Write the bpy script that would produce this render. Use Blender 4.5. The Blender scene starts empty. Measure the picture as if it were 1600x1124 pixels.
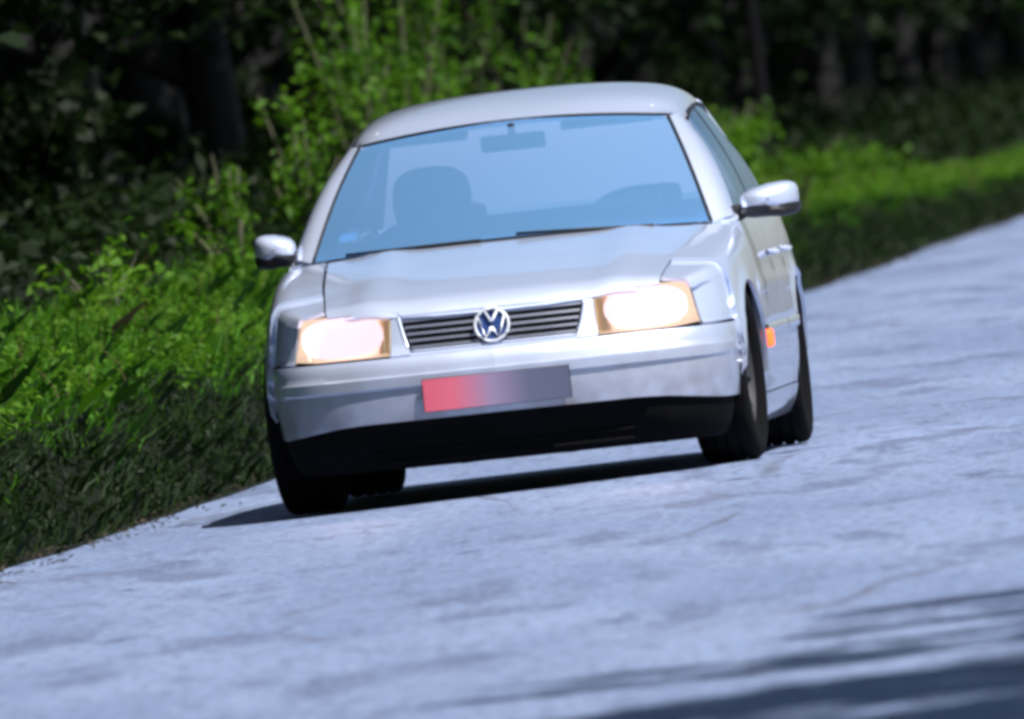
import bpy, bmesh, math, random
import numpy as np
from mathutils import Vector, Matrix
R = math.radians
random.seed(7); rng = np.random.default_rng(7)
scene = bpy.context.scene
COL = scene.collection

# ------------------------------------------------------------------ camera
cam_d = bpy.data.cameras.new('camera'); cam = bpy.data.objects.new('camera', cam_d); COL.objects.link(cam)
cam.location = (0, -100, 1.5)
cam_d.sensor_width = 36; cam_d.sensor_fit = 'HORIZONTAL'; cam_d.lens = 968.1
cam_d.clip_start = 1; cam_d.clip_end = 4000
_f = Vector((0, 1, -0.01054)).normalized()
_m = _f.to_track_quat('-Z', 'Y').to_matrix()
cam.rotation_euler = (_m @ Matrix.Rotation(-0.12362, 3, 'Z')).to_euler()
cam_d.dof.use_dof = True; cam_d.dof.focus_distance = 98.6; cam_d.dof.aperture_fstop = 12
scene.camera = cam

# ------------------------------------------------------------------ sky, sun, exposure
SUN_EL, SUN_AZ = 56, 137            # the sun stands high, right of the road and a little towards the viewer
w = bpy.data.worlds.new('World'); scene.world = w; w.use_nodes = True
nt = w.node_tree; bg = nt.nodes['Background']
sky = nt.nodes.new('ShaderNodeTexSky'); sky.sky_type = 'NISHITA'; sky.sun_disc = False
sky.sun_elevation = R(SUN_EL); sky.sun_rotation = R(SUN_AZ); sky.ozone_density = 1.6
nt.links.new(sky.outputs[0], bg.inputs[0]); bg.inputs[1].default_value = 0.055
sd = bpy.data.lights.new('sun', 'SUN'); sd.energy = 4.6; sd.angle = R(0.6); sd.color = (1, .98, .965)
sun = bpy.data.objects.new('sun', sd); COL.objects.link(sun)
_to = Vector((math.sin(R(SUN_AZ)) * math.cos(R(SUN_EL)), math.cos(R(SUN_AZ)) * math.cos(R(SUN_EL)), math.sin(R(SUN_EL))))
sun.rotation_euler = _to.to_track_quat('Z', 'Y').to_euler()
vs = scene.view_settings; vs.view_transform = 'Standard'; vs.look = 'None'; vs.gamma = 1; vs.exposure = 0.56
try: vs.use_curve_mapping = False
except Exception: pass
scene.cycles.filter_width = 3.7
scene.cycles.max_bounces = 8; scene.cycles.transparent_max_bounces = 16
scene.cycles.sample_clamp_indirect = 4

# ------------------------------------------------------------------ materials
def mat(name):
    m = bpy.data.materials.new(name); m.use_nodes = True
    return m, m.node_tree, m.node_tree.nodes['Principled BSDF']
def simple(name, col, rough=.5, metal=0., coat=0., spec=None, noise=0., nscale=30., bump=0.):
    m, t, p = mat(name)
    p.inputs['Base Color'].default_value = (*col, 1); p.inputs['Roughness'].default_value = rough
    p.inputs['Metallic'].default_value = metal; p.inputs['Coat Weight'].default_value = coat
    p.inputs['Coat Roughness'].default_value = .06
    if spec is not None: p.inputs['Specular IOR Level'].default_value = spec
    if noise or bump:
        tc = t.nodes.new('ShaderNodeTexCoord'); n = t.nodes.new('ShaderNodeTexNoise')
        n.inputs['Scale'].default_value = nscale; n.inputs['Detail'].default_value = 5
        t.links.new(tc.outputs['Object'], n.inputs['Vector'])
        if noise:
            mx = t.nodes.new('ShaderNodeMix'); mx.data_type = 'RGBA'
            mx.inputs['A'].default_value = (*[c * (1 - noise) for c in col], 1)
            mx.inputs['B'].default_value = (*[min(1, c * (1 + noise)) for c in col], 1)
            t.links.new(n.outputs['Fac'], mx.inputs['Factor']); t.links.new(mx.outputs['Result'], p.inputs['Base Color'])
        if bump:
            b = t.nodes.new('ShaderNodeBump'); b.inputs['Strength'].default_value = bump; b.inputs['Distance'].default_value = .01
            t.links.new(n.outputs['Fac'], b.inputs['Height']); t.links.new(b.outputs[0], p.inputs['Normal'])
    return m
def emit(name, col, strength):
    m, t, p = mat(name)
    p.inputs['Base Color'].default_value = (*col, 1); p.inputs['Emission Color'].default_value = (*col, 1)
    p.inputs['Emission Strength'].default_value = strength
    return m
def glass(name, tint, ior, rough=.0, veil=0., veilcol=(.7, .75, .85), gcol=(.9, .95, 1)):
    m, t, p = mat(name); t.nodes.remove(p); o = t.nodes['Material Output']
    tr = t.nodes.new('ShaderNodeBsdfTransparent'); tr.inputs[0].default_value = (*tint, 1)
    gl = t.nodes.new('ShaderNodeBsdfGlossy'); gl.inputs['Color'].default_value = (*gcol, 1); gl.inputs['Roughness'].default_value = rough
    fr = t.nodes.new('ShaderNodeFresnel'); fr.inputs[0].default_value = ior
    mx = t.nodes.new('ShaderNodeMixShader')
    t.links.new(fr.outputs[0], mx.inputs[0]); t.links.new(tr.outputs[0], mx.inputs[1]); t.links.new(gl.outputs[0], mx.inputs[2])
    out = mx.outputs[0]
    if veil:  # coloured veil laid over the clear pane
        df = t.nodes.new('ShaderNodeBsdfDiffuse'); df.inputs[0].default_value = (*veilcol, 1)
        tl = t.nodes.new('ShaderNodeBsdfTranslucent'); tl.inputs[0].default_value = (*veilcol, 1)
        ad = t.nodes.new('ShaderNodeMixShader'); t.links.new(df.outputs[0], ad.inputs[1]); t.links.new(tl.outputs[0], ad.inputs[2])
        m2 = t.nodes.new('ShaderNodeMixShader'); m2.inputs[0].default_value = veil
        t.links.new(out, m2.inputs[1]); t.links.new(ad.outputs[0], m2.inputs[2]); out = m2.outputs[0]
    t.links.new(out, o.inputs['Surface'])
    return m
def leafmat(name, c1, c2, scale=1.5, trans=.45):
    m, t, p = mat(name); t.nodes.remove(p); o = t.nodes['Material Output']
    g = t.nodes.new('ShaderNodeNewGeometry'); n = t.nodes.new('ShaderNodeTexNoise'); n.inputs['Scale'].default_value = scale
    t.links.new(g.outputs['Position'], n.inputs['Vector'])
    ad = t.nodes.new('ShaderNodeMath'); ad.operation = 'ADD'
    ml = t.nodes.new('ShaderNodeMath'); ml.operation = 'MULTIPLY'; ml.inputs[1].default_value = .5
    t.links.new(g.outputs['Random Per Island'], ml.inputs[0]); t.links.new(ml.outputs[0], ad.inputs[0])
    m3 = t.nodes.new('ShaderNodeMath'); m3.operation = 'MULTIPLY_ADD'; m3.inputs[1].default_value = 1.6; m3.inputs[2].default_value = -.55
    t.links.new(n.outputs['Fac'], m3.inputs[0]); t.links.new(m3.outputs[0], ad.inputs[1]); ad.use_clamp = True
    mx = t.nodes.new('ShaderNodeMix'); mx.data_type = 'RGBA'
    mx.inputs['A'].default_value = (*c1, 1); mx.inputs['B'].default_value = (*c2, 1)
    t.links.new(ad.outputs[0], mx.inputs['Factor'])
    pb = t.nodes.new('ShaderNodeBsdfPrincipled'); pb.inputs['Roughness'].default_value = .6; pb.inputs['Specular IOR Level'].default_value = .25
    tl = t.nodes.new('ShaderNodeBsdfTranslucent'); ms = t.nodes.new('ShaderNodeMixShader'); ms.inputs[0].default_value = trans
    t.links.new(mx.outputs['Result'], pb.inputs['Base Color']); t.links.new(mx.outputs['Result'], tl.inputs[0])
    t.links.new(pb.outputs[0], ms.inputs[1]); t.links.new(tl.outputs[0], ms.inputs[2]); t.links.new(ms.outputs[0], o.inputs['Surface'])
    return m

def paint_mat():
    m, t, p = mat('silver_paint')
    p.inputs['Metallic'].default_value = .5; p.inputs['Roughness'].default_value = .36
    p.inputs['Coat Weight'].default_value = 1.; p.inputs['Coat Roughness'].default_value = .04
    tc = t.nodes.new('ShaderNodeTexCoord'); n = t.nodes.new('ShaderNodeTexNoise'); n.inputs['Scale'].default_value = 3.5; n.inputs['Detail'].default_value = 6
    t.links.new(tc.outputs['Object'], n.inputs['Vector'])
    mx = t.nodes.new('ShaderNodeMix'); mx.data_type = 'RGBA'
    mx.inputs['A'].default_value = (.63, .70, .88, 1); mx.inputs['B'].default_value = (.73, .80, .98, 1)
    t.links.new(n.outputs['Fac'], mx.inputs['Factor'])
    # road grime that has splashed up low on the body
    sx = t.nodes.new('ShaderNodeSeparateXYZ'); t.links.new(tc.outputs['Object'], sx.inputs[0])
    mr = t.nodes.new('ShaderNodeMapRange'); mr.inputs['From Min'].default_value = .22; mr.inputs['From Max'].default_value = .56
    mr.inputs['To Min'].default_value = 1.3; mr.inputs['To Max'].default_value = 0
    n2 = t.nodes.new('ShaderNodeTexNoise'); n2.inputs['Scale'].default_value = 9; n2.inputs['Detail'].default_value = 7
    t.links.new(tc.outputs['Object'], n2.inputs['Vector'])
    mu = t.nodes.new('ShaderNodeMath'); mu.operation = 'MULTIPLY'
    t.links.new(sx.outputs['Z'], mr.inputs['Value']); t.links.new(mr.outputs[0], mu.inputs[0]); t.links.new(n2.outputs['Fac'], mu.inputs[1])
    m2 = t.nodes.new('ShaderNodeMix'); m2.data_type = 'RGBA'; m2.inputs['B'].default_value = (.16, .12, .09, 1)
    t.links.new(mu.outputs[0], m2.inputs['Factor']); t.links.new(mx.outputs['Result'], m2.inputs['A'])
    t.links.new(m2.outputs['Result'], p.inputs['Base Color'])
    return m
M = {}
M['paint'] = paint_mat()
M['black'] = simple('black_plastic', (.012, .012, .014), .55, noise=.4, nscale=40)
M['under'] = simple('underbody_black', (.003, .003, .0035), .9, spec=.1, noise=.4, nscale=12, bump=.5)
M['rubber'] = simple('rubber', (.004, .004, .0045), .95, spec=.12, noise=.3, nscale=60)
M['rim'] = simple('alloy', (.05, .05, .055), .6, .5, noise=.2)
M['chrome'] = simple('chrome', (.75, .77, .8), .15, 1.)
M['badge'] = simple('badge_metal', (.78, .80, .84), .35, .3)
M['grille'] = simple('grille_dark', (.02, .02, .028), .45, noise=.3)
M['slat'] = simple('slat_bright', (.55, .56, .62), .22, .85)
M['emblem_blue'] = simple('emblem_blue', (.03, .07, .22), .3, .2)
M['wind'] = glass('windscreen_glass', (.62, .80, .97), 2.4, .02, veil=.57, veilcol=(.25, .54, .95), gcol=(.55, .82, 1))  # blue veil and gloss tint stand in for the reflected sky
M['side'] = glass('side_glass', (.34, .48, .66), 2.0, .01, veil=.16, veilcol=(.25, .5, .9), gcol=(.7, .85, 1))  # faint blue veil mixed into the pane
M['rear'] = glass('rear_glass', (.7, .8, .9), 1.6, .02, veil=.85, veilcol=(1., .86, .97))  # dusty glass, with a sunlit lavender glow put into the veil colour
def lens_mat():     # scuffed plastic lens: the lamp behind it shows blurred
    m, t, p = mat('lamp_lens'); t.nodes.remove(p); L = t.links.new
    rf = t.nodes.new('ShaderNodeBsdfRefraction'); rf.inputs['Roughness'].default_value = .55; rf.inputs['IOR'].default_value = 1.03; rf.inputs['Color'].default_value = (1, .97, .94, 1)
    gl = t.nodes.new('ShaderNodeBsdfGlossy'); gl.inputs['Roughness'].default_value = .06
    fr = t.nodes.new('ShaderNodeFresnel'); fr.inputs[0].default_value = 1.4
    mx = t.nodes.new('ShaderNodeMixShader'); L(fr.outputs[0], mx.inputs[0]); L(rf.outputs[0], mx.inputs[1]); L(gl.outputs[0], mx.inputs[2])
    L(mx.outputs[0], t.nodes['Material Output'].inputs['Surface']); return m
M['lens'] = lens_mat()
M['reflector'] = emit('lit_reflector', (.95, .85, .70), .20)
M['amber'] = simple('amber_reflector', (.66, .52, .32), .3, .2)
M['lowbeam'] = emit('lit_low_beam', (1., .78, .87), .58)
M['sidelight'] = emit('lit_side_repeater', (1., .085, .012), 2.2)
M['tail'] = simple('tail_red', (.35, .01, .01), .2, coat=.5)
M['seat'] = simple('seat_cloth', (.045, .06, .085), .9, noise=.3, nscale=50)
M['dash'] = simple('dash_grey', (.03, .035, .045), .7, noise=.2)
M['liner'] = simple('headliner', (.42, .44, .48), .9, noise=.1)
M['bark'] = simple('bark', (.006, .0055, .005), .9, noise=.5, nscale=14, bump=.8)
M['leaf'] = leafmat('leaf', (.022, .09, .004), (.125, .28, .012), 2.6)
M['leaf_shaded'] = leafmat('leaf_shaded', (.005, .013, .003), (.015, .034, .005), 1.2)  # leaf colour with the shade of wood and bank foot painted in
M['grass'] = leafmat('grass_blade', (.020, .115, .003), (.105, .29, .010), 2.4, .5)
M['verge'] = leafmat('verge_blade_shaded', (.006, .018, .002), (.018, .045, .005), 3.0, .3)  # grass colour darkened to stand for shade at the bank foot
M['straw'] = leafmat('straw', (.10, .08, .03), (.26, .20, .08), 3.0, .3)
M['litter'] = leafmat('litter', (.02, .016, .010), (.09, .07, .045), 5.0, .1)
M['stem'] = simple('stem', (.06, .06, .03), .8, noise=.4)

def plate_mat():
    m, t, p = mat('plate_print'); p.inputs['Roughness'].default_value = .45
    tc = t.nodes.new('ShaderNodeTexCoord'); sx = t.nodes.new('ShaderNodeSeparateXYZ'); t.links.new(tc.outputs['Object'], sx.inputs[0])
    mr = t.nodes.new('ShaderNodeMapRange'); mr.inputs['From Min'].default_value = -.27; mr.inputs['From Max'].default_value = .27
    t.links.new(sx.outputs['X'], mr.inputs['Value'])
    cr = t.nodes.new('ShaderNodeValToRGB'); e = cr.color_ramp
    e.elements[0].position = .0; e.elements[0].color = (.62, .10, .15, 1)
    e.elements[1].position = 1; e.elements[1].color = (.10, .11, .17, 1)
    x = e.elements.new(.22); x.color = (.66, .13, .19, 1)
    x = e.elements.new(.48); x.color = (.30, .22, .34, 1)
    x = e.elements.new(.72); x.color = (.12, .125, .20, 1)
    t.links.new(mr.outputs[0], cr.inputs[0]); t.links.new(cr.outputs[0], p.inputs['Base Color'])
    return m
M['plate'] = plate_mat()

def road_mat():
    m, t, p = mat('asphalt'); L = t.links.new
    g = t.nodes.new('ShaderNodeNewGeometry')
    def noise(scale, detail=6, sc=(1, 1, 1), rough=.55):
        mp = t.nodes.new('ShaderNodeMapping'); mp.inputs['Scale'].default_value = sc
        L(g.outputs['Position'], mp.inputs['Vector']); n = t.nodes.new('ShaderNodeTexNoise')
        n.inputs['Scale'].default_value = scale; n.inputs['Detail'].default_value = detail; n.inputs['Roughness'].default_value = rough
        L(mp.outputs[0], n.inputs['Vector']); return n.outputs['Fac']
    def ramp(v, a, b, c0=0., c1=1.):
        r = t.nodes.new('ShaderNodeMapRange'); r.inputs['From Min'].default_value = a; r.inputs['From Max'].default_value = b
        r.inputs['To Min'].default_value = c0; r.inputs['To Max'].default_value = c1; L(v, r.inputs['Value']); return r.outputs[0]
    def mixc(f, A, B):
        x = t.nodes.new('ShaderNodeMix'); x.data_type = 'RGBA'; L(f, x.inputs['Factor'])
        for k, v in (('A', A), ('B', B)):
            if isinstance(v, tuple): x.inputs[k].default_value = (*v, 1)
            else: L(v, x.inputs[k])
        return x.outputs['Result']
    c = mixc(ramp(noise(1.1, 5, (1, .12, 1)), .40, .60), (.145, .20, .345), (.225, .29, .45))     # worn bands along the lane
    c = mixc(ramp(noise(2.2, 5, (1, .13, 1), .5), .55, .63, 0, .8), c, (.055, .075, .15))        # tar repairs, patches
    c = mixc(ramp(noise(6.5, 5, (1, .15, 1), .5), .58, .68, 0, .6), c, (.045, .058, .115))
    c = mixc(ramp(noise(24, 3, (1, .12, 1), .5), .51, .64, 0, .65), c, (.07, .085, .17))
    c = mixc(ramp(noise(34, 3, (1, .10, 1), .5), .54, .68, 0, .5), c, (.34, .40, .58))
    c = mixc(ramp(noise(160, 3), .35, .7, 0, .6), c, (.26, .315, .43))                             # pale chippings
    c = mixc(ramp(noise(90, 3), .55, .75, 0, .7), c, (.08, .09, .15))
    c = mixc(ramp(noise(1.5, 6, (1, .34, 1), .68), .63, .66, 0, .85), c, (.035, .045, .095))
    c = mixc(ramp(noise(4.6, 6, (1, .40, 1), .7), .645, .67, 0, .75), c, (.045, .055, .10))
    # long cracks across the lane
    mp = t.nodes.new('ShaderNodeMapping'); mp.inputs['Scale'].default_value = (.55, .075, 1); L(g.outputs['Position'], mp.inputs['Vector'])
    dn = t.nodes.new('ShaderNodeTexNoise'); dn.inputs['Scale'].default_value = 2.2; L(mp.outputs[0], dn.inputs['Vector'])
    av = t.nodes.new('ShaderNodeVectorMath'); av.operation = 'MULTIPLY_ADD'; av.inputs[1].default_value = (.5, .5, 0)
    L(dn.outputs['Color'], av.inputs[0]); L(mp.outputs[0], av.inputs[2])
    vo = t.nodes.new('ShaderNodeTexVoronoi'); vo.feature = 'DISTANCE_TO_EDGE'; vo.inputs['Scale'].default_value = 1.0; L(av.outputs[0], vo.inputs['Vector'])
    cr = ramp(vo.outputs['Distance'], .002, .014, .7, 0)
    cm = t.nodes.new('ShaderNodeMath'); cm.operation = 'MULTIPLY'; L(cr, cm.inputs[0]); L(ramp(noise(.5, 3, (1, .3, 1)), .45, .6), cm.inputs[1])
    c = mixc(cm.outputs[0], c, (.09, .09, .12))
    L(c, p.inputs['Base Color']); p.inputs['Roughness'].default_value = .62
    b = t.nodes.new('ShaderNodeBump'); b.inputs['Strength'].default_value = .6; b.inputs['Distance'].default_value = .008
    L(noise(120, 4), b.inputs['Height']); L(b.outputs[0], p.inputs['Normal'])
    return m
M['road'] = road_mat()
def soil_mat(name, c1, c2, c3):
    m, t, p = mat(name); L = t.links.new
    g = t.nodes.new('ShaderNodeNewGeometry'); n = t.nodes.new('ShaderNodeTexNoise'); n.inputs['Scale'].default_value = 3; n.inputs['Detail'].default_value = 9
    L(g.outputs['Position'], n.inputs['Vector'])
    cr = t.nodes.new('ShaderNodeValToRGB'); e = cr.color_ramp
    e.elements[0].position = .3; e.elements[0].color = (*c1, 1); e.elements[1].position = .7; e.elements[1].color = (*c3, 1)
    x = e.elements.new(.5); x.color = (*c2, 1)
    L(n.outputs['Fac'], cr.inputs[0]); L(cr.outputs[0], p.inputs['Base Color']); p.inputs['Roughness'].default_value = .95
    p.inputs['Specular IOR Level'].default_value = .15
    b = t.nodes.new('ShaderNodeBump'); b.inputs['Distance'].default_value = .04; L(n.outputs['Fac'], b.inputs['Height']); L(b.outputs[0], p.inputs['Normal'])
    return m
M['soil'] = soil_mat('bank_soil', (.003, .005, .002), (.006, .009, .004), (.010, .014, .005))  # dark soil, darkened further to stand for shade on bank and wood floor
M['ground'] = soil_mat('ground_soil', (.08, .085, .09), (.12, .125, .13), (.16, .165, .17))

# ------------------------------------------------------------------ mesh helpers
def tag(o, label=None, cat=None, group=None, kind=None):
    for k, v in (('label', label), ('category', cat), ('group', group), ('kind', kind)):
        if v: o[k] = v
    return o
def empty(name, loc=(0, 0, 0), rz=0):
    o = bpy.data.objects.new(name, None); COL.objects.link(o); o.location = loc; o.rotation_euler = (0, 0, rz)
    o.empty_display_size = .2; return o
def link(name, me, m, parent=None):
    o = bpy.data.objects.new(name, me); COL.objects.link(o)
    if m: me.materials.append(m)
    if parent: o.parent = parent
    return o
def pydata(name, v, f, m, parent=None, smooth=True):
    me = bpy.data.meshes.new(name); me.from_pydata([tuple(p) for p in v], [], f); me.update()
    if smooth: me.polygons.foreach_set('use_smooth', [True] * len(me.polygons))
    return link(name, me, m, parent)
def quads_mesh(name, V, k):
    """V: (n, k, 3) array of polygons with k corners each"""
    n = len(V); me = bpy.data.meshes.new(name)
    me.vertices.add(n * k); me.vertices.foreach_set('co', V.reshape(-1).astype(np.float32))
    me.loops.add(n * k); me.loops.foreach_set('vertex_index', np.arange(n * k, dtype=np.int32))
    me.polygons.add(n); me.polygons.foreach_set('loop_start', np.arange(0, n * k, k, dtype=np.int32))
    me.polygons.foreach_set('loop_total', np.full(n, k, dtype=np.int32)); me.update(calc_edges=True)
    return me

# ================================================================== THE ROAD AND THE LAND
def xe(y): return -1.5 + .0545 * y                # the far edge of the road; v is the distance beyond it
def kf(y): return float(np.interp(y, [-40, 40, 70, 120, 200], [1, 1, .9, .35, .3]))
def bank(v, y):
    z = float(np.interp(v, [-.2, .04, .14, .5, .8, 1.2, 3, 6, 12, 30, 60], [-.05, -.03, .06, .40, .50, .55, .74, 1.3, 2.9, 8, 15]))
    return z * (kf(y) if v < 3 else kf(y) + (1 - kf(y)) * min(1, (v - 3) / 6))
def hsh(a, b, s=0): return math.sin(a * 12.9898 + b * 78.233 + s * 37.7) * 43758.5453 % 1 - .5

gv = [(-2000, -2000, -.12), (2000, -2000, -.12), (2000, 2000, -.12), (-2000, 2000, -.12)]
tag(pydata('ground', gv, [(0, 1, 2, 3)], M['ground']), kind='structure')
# road sheet: far edge frays a little
ys = np.concatenate([np.arange(-130, -45, 3), np.arange(-45, 130, .35), np.arange(130, 420, 4)])
vs_ = [0, -.15, -.5, -1.2, -2, -3.2, -4.4, -5.6, -6.4]
V, F = [], []
for i, y in enumerate(ys):
    for j, v in enumerate(vs_):
        jx = (.015 * math.sin(y * .9) * math.sin(y * .37) + .006 * math.sin(y * 2.3 + 1) + .03 * math.sin(y * .21)) if j == 0 else 0
        zz = -.003 + .003 * math.sin(y * .8 + v * 1.3)
        V.append((xe(y) - v + jx, y, zz))
n = len(vs_)
for i in range(len(ys) - 1):
    for j in range(n - 1): F.append((i * n + j, i * n + j + 1, (i + 1) * n + j + 1, (i + 1) * n + j))
tag(pydata('road', V, F, M['road']), kind='structure')
# the bank and the forest floor on the far side
vv = [-.2, .0, .07, .14, .22, .3, .4, .5, .62, .8, 1.0, 1.2, 1.6, 2.2, 3, 4, 5, 6.5, 8, 10, 12, 16, 22, 30, 45, 60]
V, F = [], []
yb = np.concatenate([np.arange(-130, -40, 4), np.arange(-40, 130, .5), np.arange(130, 420, 5)])
for i, y in enumerate(yb):
    for j, v in enumerate(vv):
        a = 0 if v < .1 else min(1, v)
        dv = hsh(i, j) * .10 * a; dz = (hsh(i, j, 2) * .10 + .05 * math.sin(y * 1.1 + v)) * a * kf(y)
        V.append((xe(y) - v - dv, y + hsh(i, j, 3) * .2 * a, bank(v, y) + dz))
n = len(vv)
for i in range(len(yb) - 1):
    for j in range(n - 1): F.append((i * n + j + 1, i * n + j, (i + 1) * n + j, (i + 1) * n + j + 1))
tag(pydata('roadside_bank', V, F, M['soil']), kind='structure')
# near-side shoulder, right of the road
V, F = [], []
for i, y in enumerate(yb[::3]):
    for j, (v, z) in enumerate([(-6.3, -.03), (-6.6, .03), (-7.4, .08), (-10, .2), (-20, .5), (-60, .9)]):
        V.append((xe(y) - v, y, z + hsh(i, j, 5) * .05 * (j > 0)))
for i in range(len(yb[::3]) - 1):
    for j in range(5): F.append((i * 6 + j, i * 6 + j + 1, (i + 1) * 6 + j + 1, (i + 1) * 6 + j))
tag(pydata('road_shoulder', V, F, M['ground']), kind='structure')

# ================================================================== GRASS
def blades(n, yr, vr, hr, wid, lean, power=1.0, zoff=0.):
    y = yr[0] + (yr[1] - yr[0]) * rng.random(n) ** power; v = rng.uniform(*vr, n)
    v = v + (.07 * np.sin(1.9 * y) + .07 * np.sin(.73 * y + 1) + .05 * np.sin(4.1 * y)) * np.clip((v - .1) * 3, 0, 1)
    x = -1.5 + .0545 * y - v
    z = np.array([bank(a, b) for a, b in zip(v, y)]) + zoff - .03
    k = np.interp(y, [-40, 60, 120, 200], [1, 1, .55, .5])
    h = rng.uniform(*hr, n) * k; wd = wid * rng.uniform(.6, 1.4, n); a = rng.uniform(0, 2 * np.pi, n)
    dx, dy = np.cos(a), np.sin(a); b = rng.uniform(0, 2 * np.pi, n); ln = lean * rng.uniform(.2, 1.5, n) * h
    lx, ly = np.cos(b) * ln + .10 * h, np.sin(b) * ln
    P = np.zeros((n, 5, 3)); base = np.stack([x, y, z], 1)
    side = np.stack([dx * wd, dy * wd, np.zeros(n)], 1)
    mid = base + np.stack([lx * .3, ly * .3, h * .6], 1); tip = base + np.stack([lx, ly, h], 1)
    P[:, 0] = base - side; P[:, 1] = base + side; P[:, 2] = mid + side * .8; P[:, 3] = tip; P[:, 4] = mid - side * .8
    return P
g1 = blades(46000, (-26, 150), (.44, 1.6), (.05, .17), .0065, 1.1, 1.6)
g2 = blades(1500, (-26, 150), (.25, .5), (.04, .10), .006, .8, 1.6)
g3 = blades(5000, (-26, 40), (.55, 1.7), (.12, .28), .007, .8, 1.0)
go = link('grass', quads_mesh('grass', np.concatenate([g1, g2, g3]), 5), M['grass'])
tag(go, 'bright green uncut grass along the top of the roadside bank', 'grass', kind='stuff')

# ================================================================== LEAVES, SHRUBS, TREES
def leaf_cloud(centres, radii, per, size, flat=.5):
    out = []
    for c, r in zip(centres, radii):
        p = rng.normal(0, .5, (per, 3)) * r + c
        out.append(p)
    P = np.concatenate(out); n = len(P)
    nrm = rng.normal(0, 1, (n, 3)); nrm[:, 2] = np.abs(nrm[:, 2]) + flat; nrm /= np.linalg.norm(nrm, axis=1)[:, None]
    t = np.cross(nrm, rng.normal(0, 1, (n, 3))); t /= np.linalg.norm(t, axis=1)[:, None]; b = np.cross(nrm, t)
    s = size * rng.uniform(.55, 1.35, n)[:, None]
    Q = np.zeros((n, 4, 3))
    Q[:, 0] = P - t * s; Q[:, 1] = P - b * s * .45 + nrm * s * .15; Q[:, 2] = P + t * s * 1.0 - nrm * s * .2; Q[:, 3] = P + b * s * .45 + nrm * s * .15
    return Q
def tubes(paths):
    """paths: list of [(point, radius), ...]"""
    V, F = [], []
    for path in paths:
        k = 7; base = len(V)
        for i, (p, r) in enumerate(path):
            q = path[min(i + 1, len(path) - 1)][0]; o = path[max(i - 1, 0)][0]
            d = (Vector(q) - Vector(o)).normalized(); a = d.orthogonal().normalized(); b = d.cross(a)
            for j in range(k):
                th = 2 * math.pi * j / k; V.append(Vector(p) + (a * math.cos(th) + b * math.sin(th)) * r)
        for i in range(len(path) - 1):
            for j in range(k):
                F.append((base + i * k + j, base + i * k + (j + 1) % k, base + (i + 1) * k + (j + 1) % k, base + (i + 1) * k + j))
        F.append(tuple(base + (len(path) - 1) * k + j for j in range(k)))
    return V, F
def shrub(x, y, z, h, wd, label, group, per=70, clumps=14, size=.05, m='leaf', stems=6, droop=0.):
    o = empty('shrub', (x, y, z)); tag(o, label, 'shrub', group)
    cs, rs, paths = [], [], []
    for s in range(stems):
        a = random.uniform(0, 2 * math.pi); r = wd * random.uniform(.2, 1); tip = Vector((math.cos(a) * r, math.sin(a) * r * 1.3, h * random.uniform(.6, 1)))
        mid = tip * .5 + Vector((0, 0, h * .1)); paths.append([((0, 0, -.08), .014), (mid, .010), (tip, .004)])
        for k in range(max(1, clumps // stems)):
            f = random.uniform(.35, 1.05); p = (Vector((0, 0, 0)).lerp(mid, f * 2) if f < .5 else mid.lerp(tip, f * 2 - 1))
            p = p + Vector((random.gauss(0, .08) * wd, random.gauss(0, .12) * wd, -droop * random.random()))
            cs.append(p); q = random.uniform(.5, 1.2); rs.append((wd * .33 * q, wd * .38 * q, h * .13 * q + .03))
    link('foliage', quads_mesh('shrub_foliage', leaf_cloud(cs, rs, per, size), 4), M[m], o)
    v, f = tubes(paths); pydata('stem', v, f, M['stem'], o)
    return o
def tree_parts(seed, h, rad, base, nclump, per, size, cl=.30):
    random.seed(seed); paths, cs, rs = [], [], []
    bend = Vector((random.gauss(0, .2), random.gauss(0, .2), 0)); r0 = .10 + h * .012
    spine = [Vector((0, 0, -.2)) + bend * (t * t) + Vector((math.sin(t * 5 + seed) * .06, math.cos(t * 4 + seed) * .06, t * (h * .9))) for t in (0, .08, .25, .5, .75, 1)]
    paths.append([(p, r0 * (1.35 if i == 0 else 1 - .17 * i)) for i, p in enumerate(spine)])
    for k in range(nclump):
        t = random.uniform(0, 1); z = base + (h - base) * t
        env = rad * math.sin(math.pi * min(1, .18 + .82 * t) ** .8) ** .6 if t < .97 else rad * .3
        a = k * 2.4 + random.uniform(-.4, .4); r = env * random.uniform(.35, 1)
        c = Vector((math.cos(a) * r, math.sin(a) * r, z)); cs.append(c); q = random.uniform(.7, 1.3)
        rs.append((rad * cl * q, rad * cl * q, rad * cl * .67 * q))
        if k % 3 == 0:
            st = Vector((0, 0, max(.8, z - r * .6))); paths.append([(st, r0 * .45), (st.lerp(c, .5) + Vector((0, 0, .1)), r0 * .28), (c, r0 * .08)])
    v, f = tubes(paths)
    tm = bpy.data.meshes.new('tree_trunk'); tm.from_pydata([tuple(p) for p in v], [], f); tm.polygons.foreach_set('use_smooth', [True] * len(f)); tm.materials.append(M['bark'])
    cm = quads_mesh('tree_crown', leaf_cloud(cs, rs, per, size, .4), 4); cm.materials.append(M['leaf_shaded'])
    return tm, cm
def tree(parts, x, y, z, rz, s, label, group=None):
    o = empty('tree', (x, y, z), rz); o.scale = (s, s, s); tag(o, label, 'tree', group)
    for nm, me in zip(('trunk', 'crown'), parts):
        c = bpy.data.objects.new(nm, me); COL.objects.link(c); c.parent = o
    return o
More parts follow.
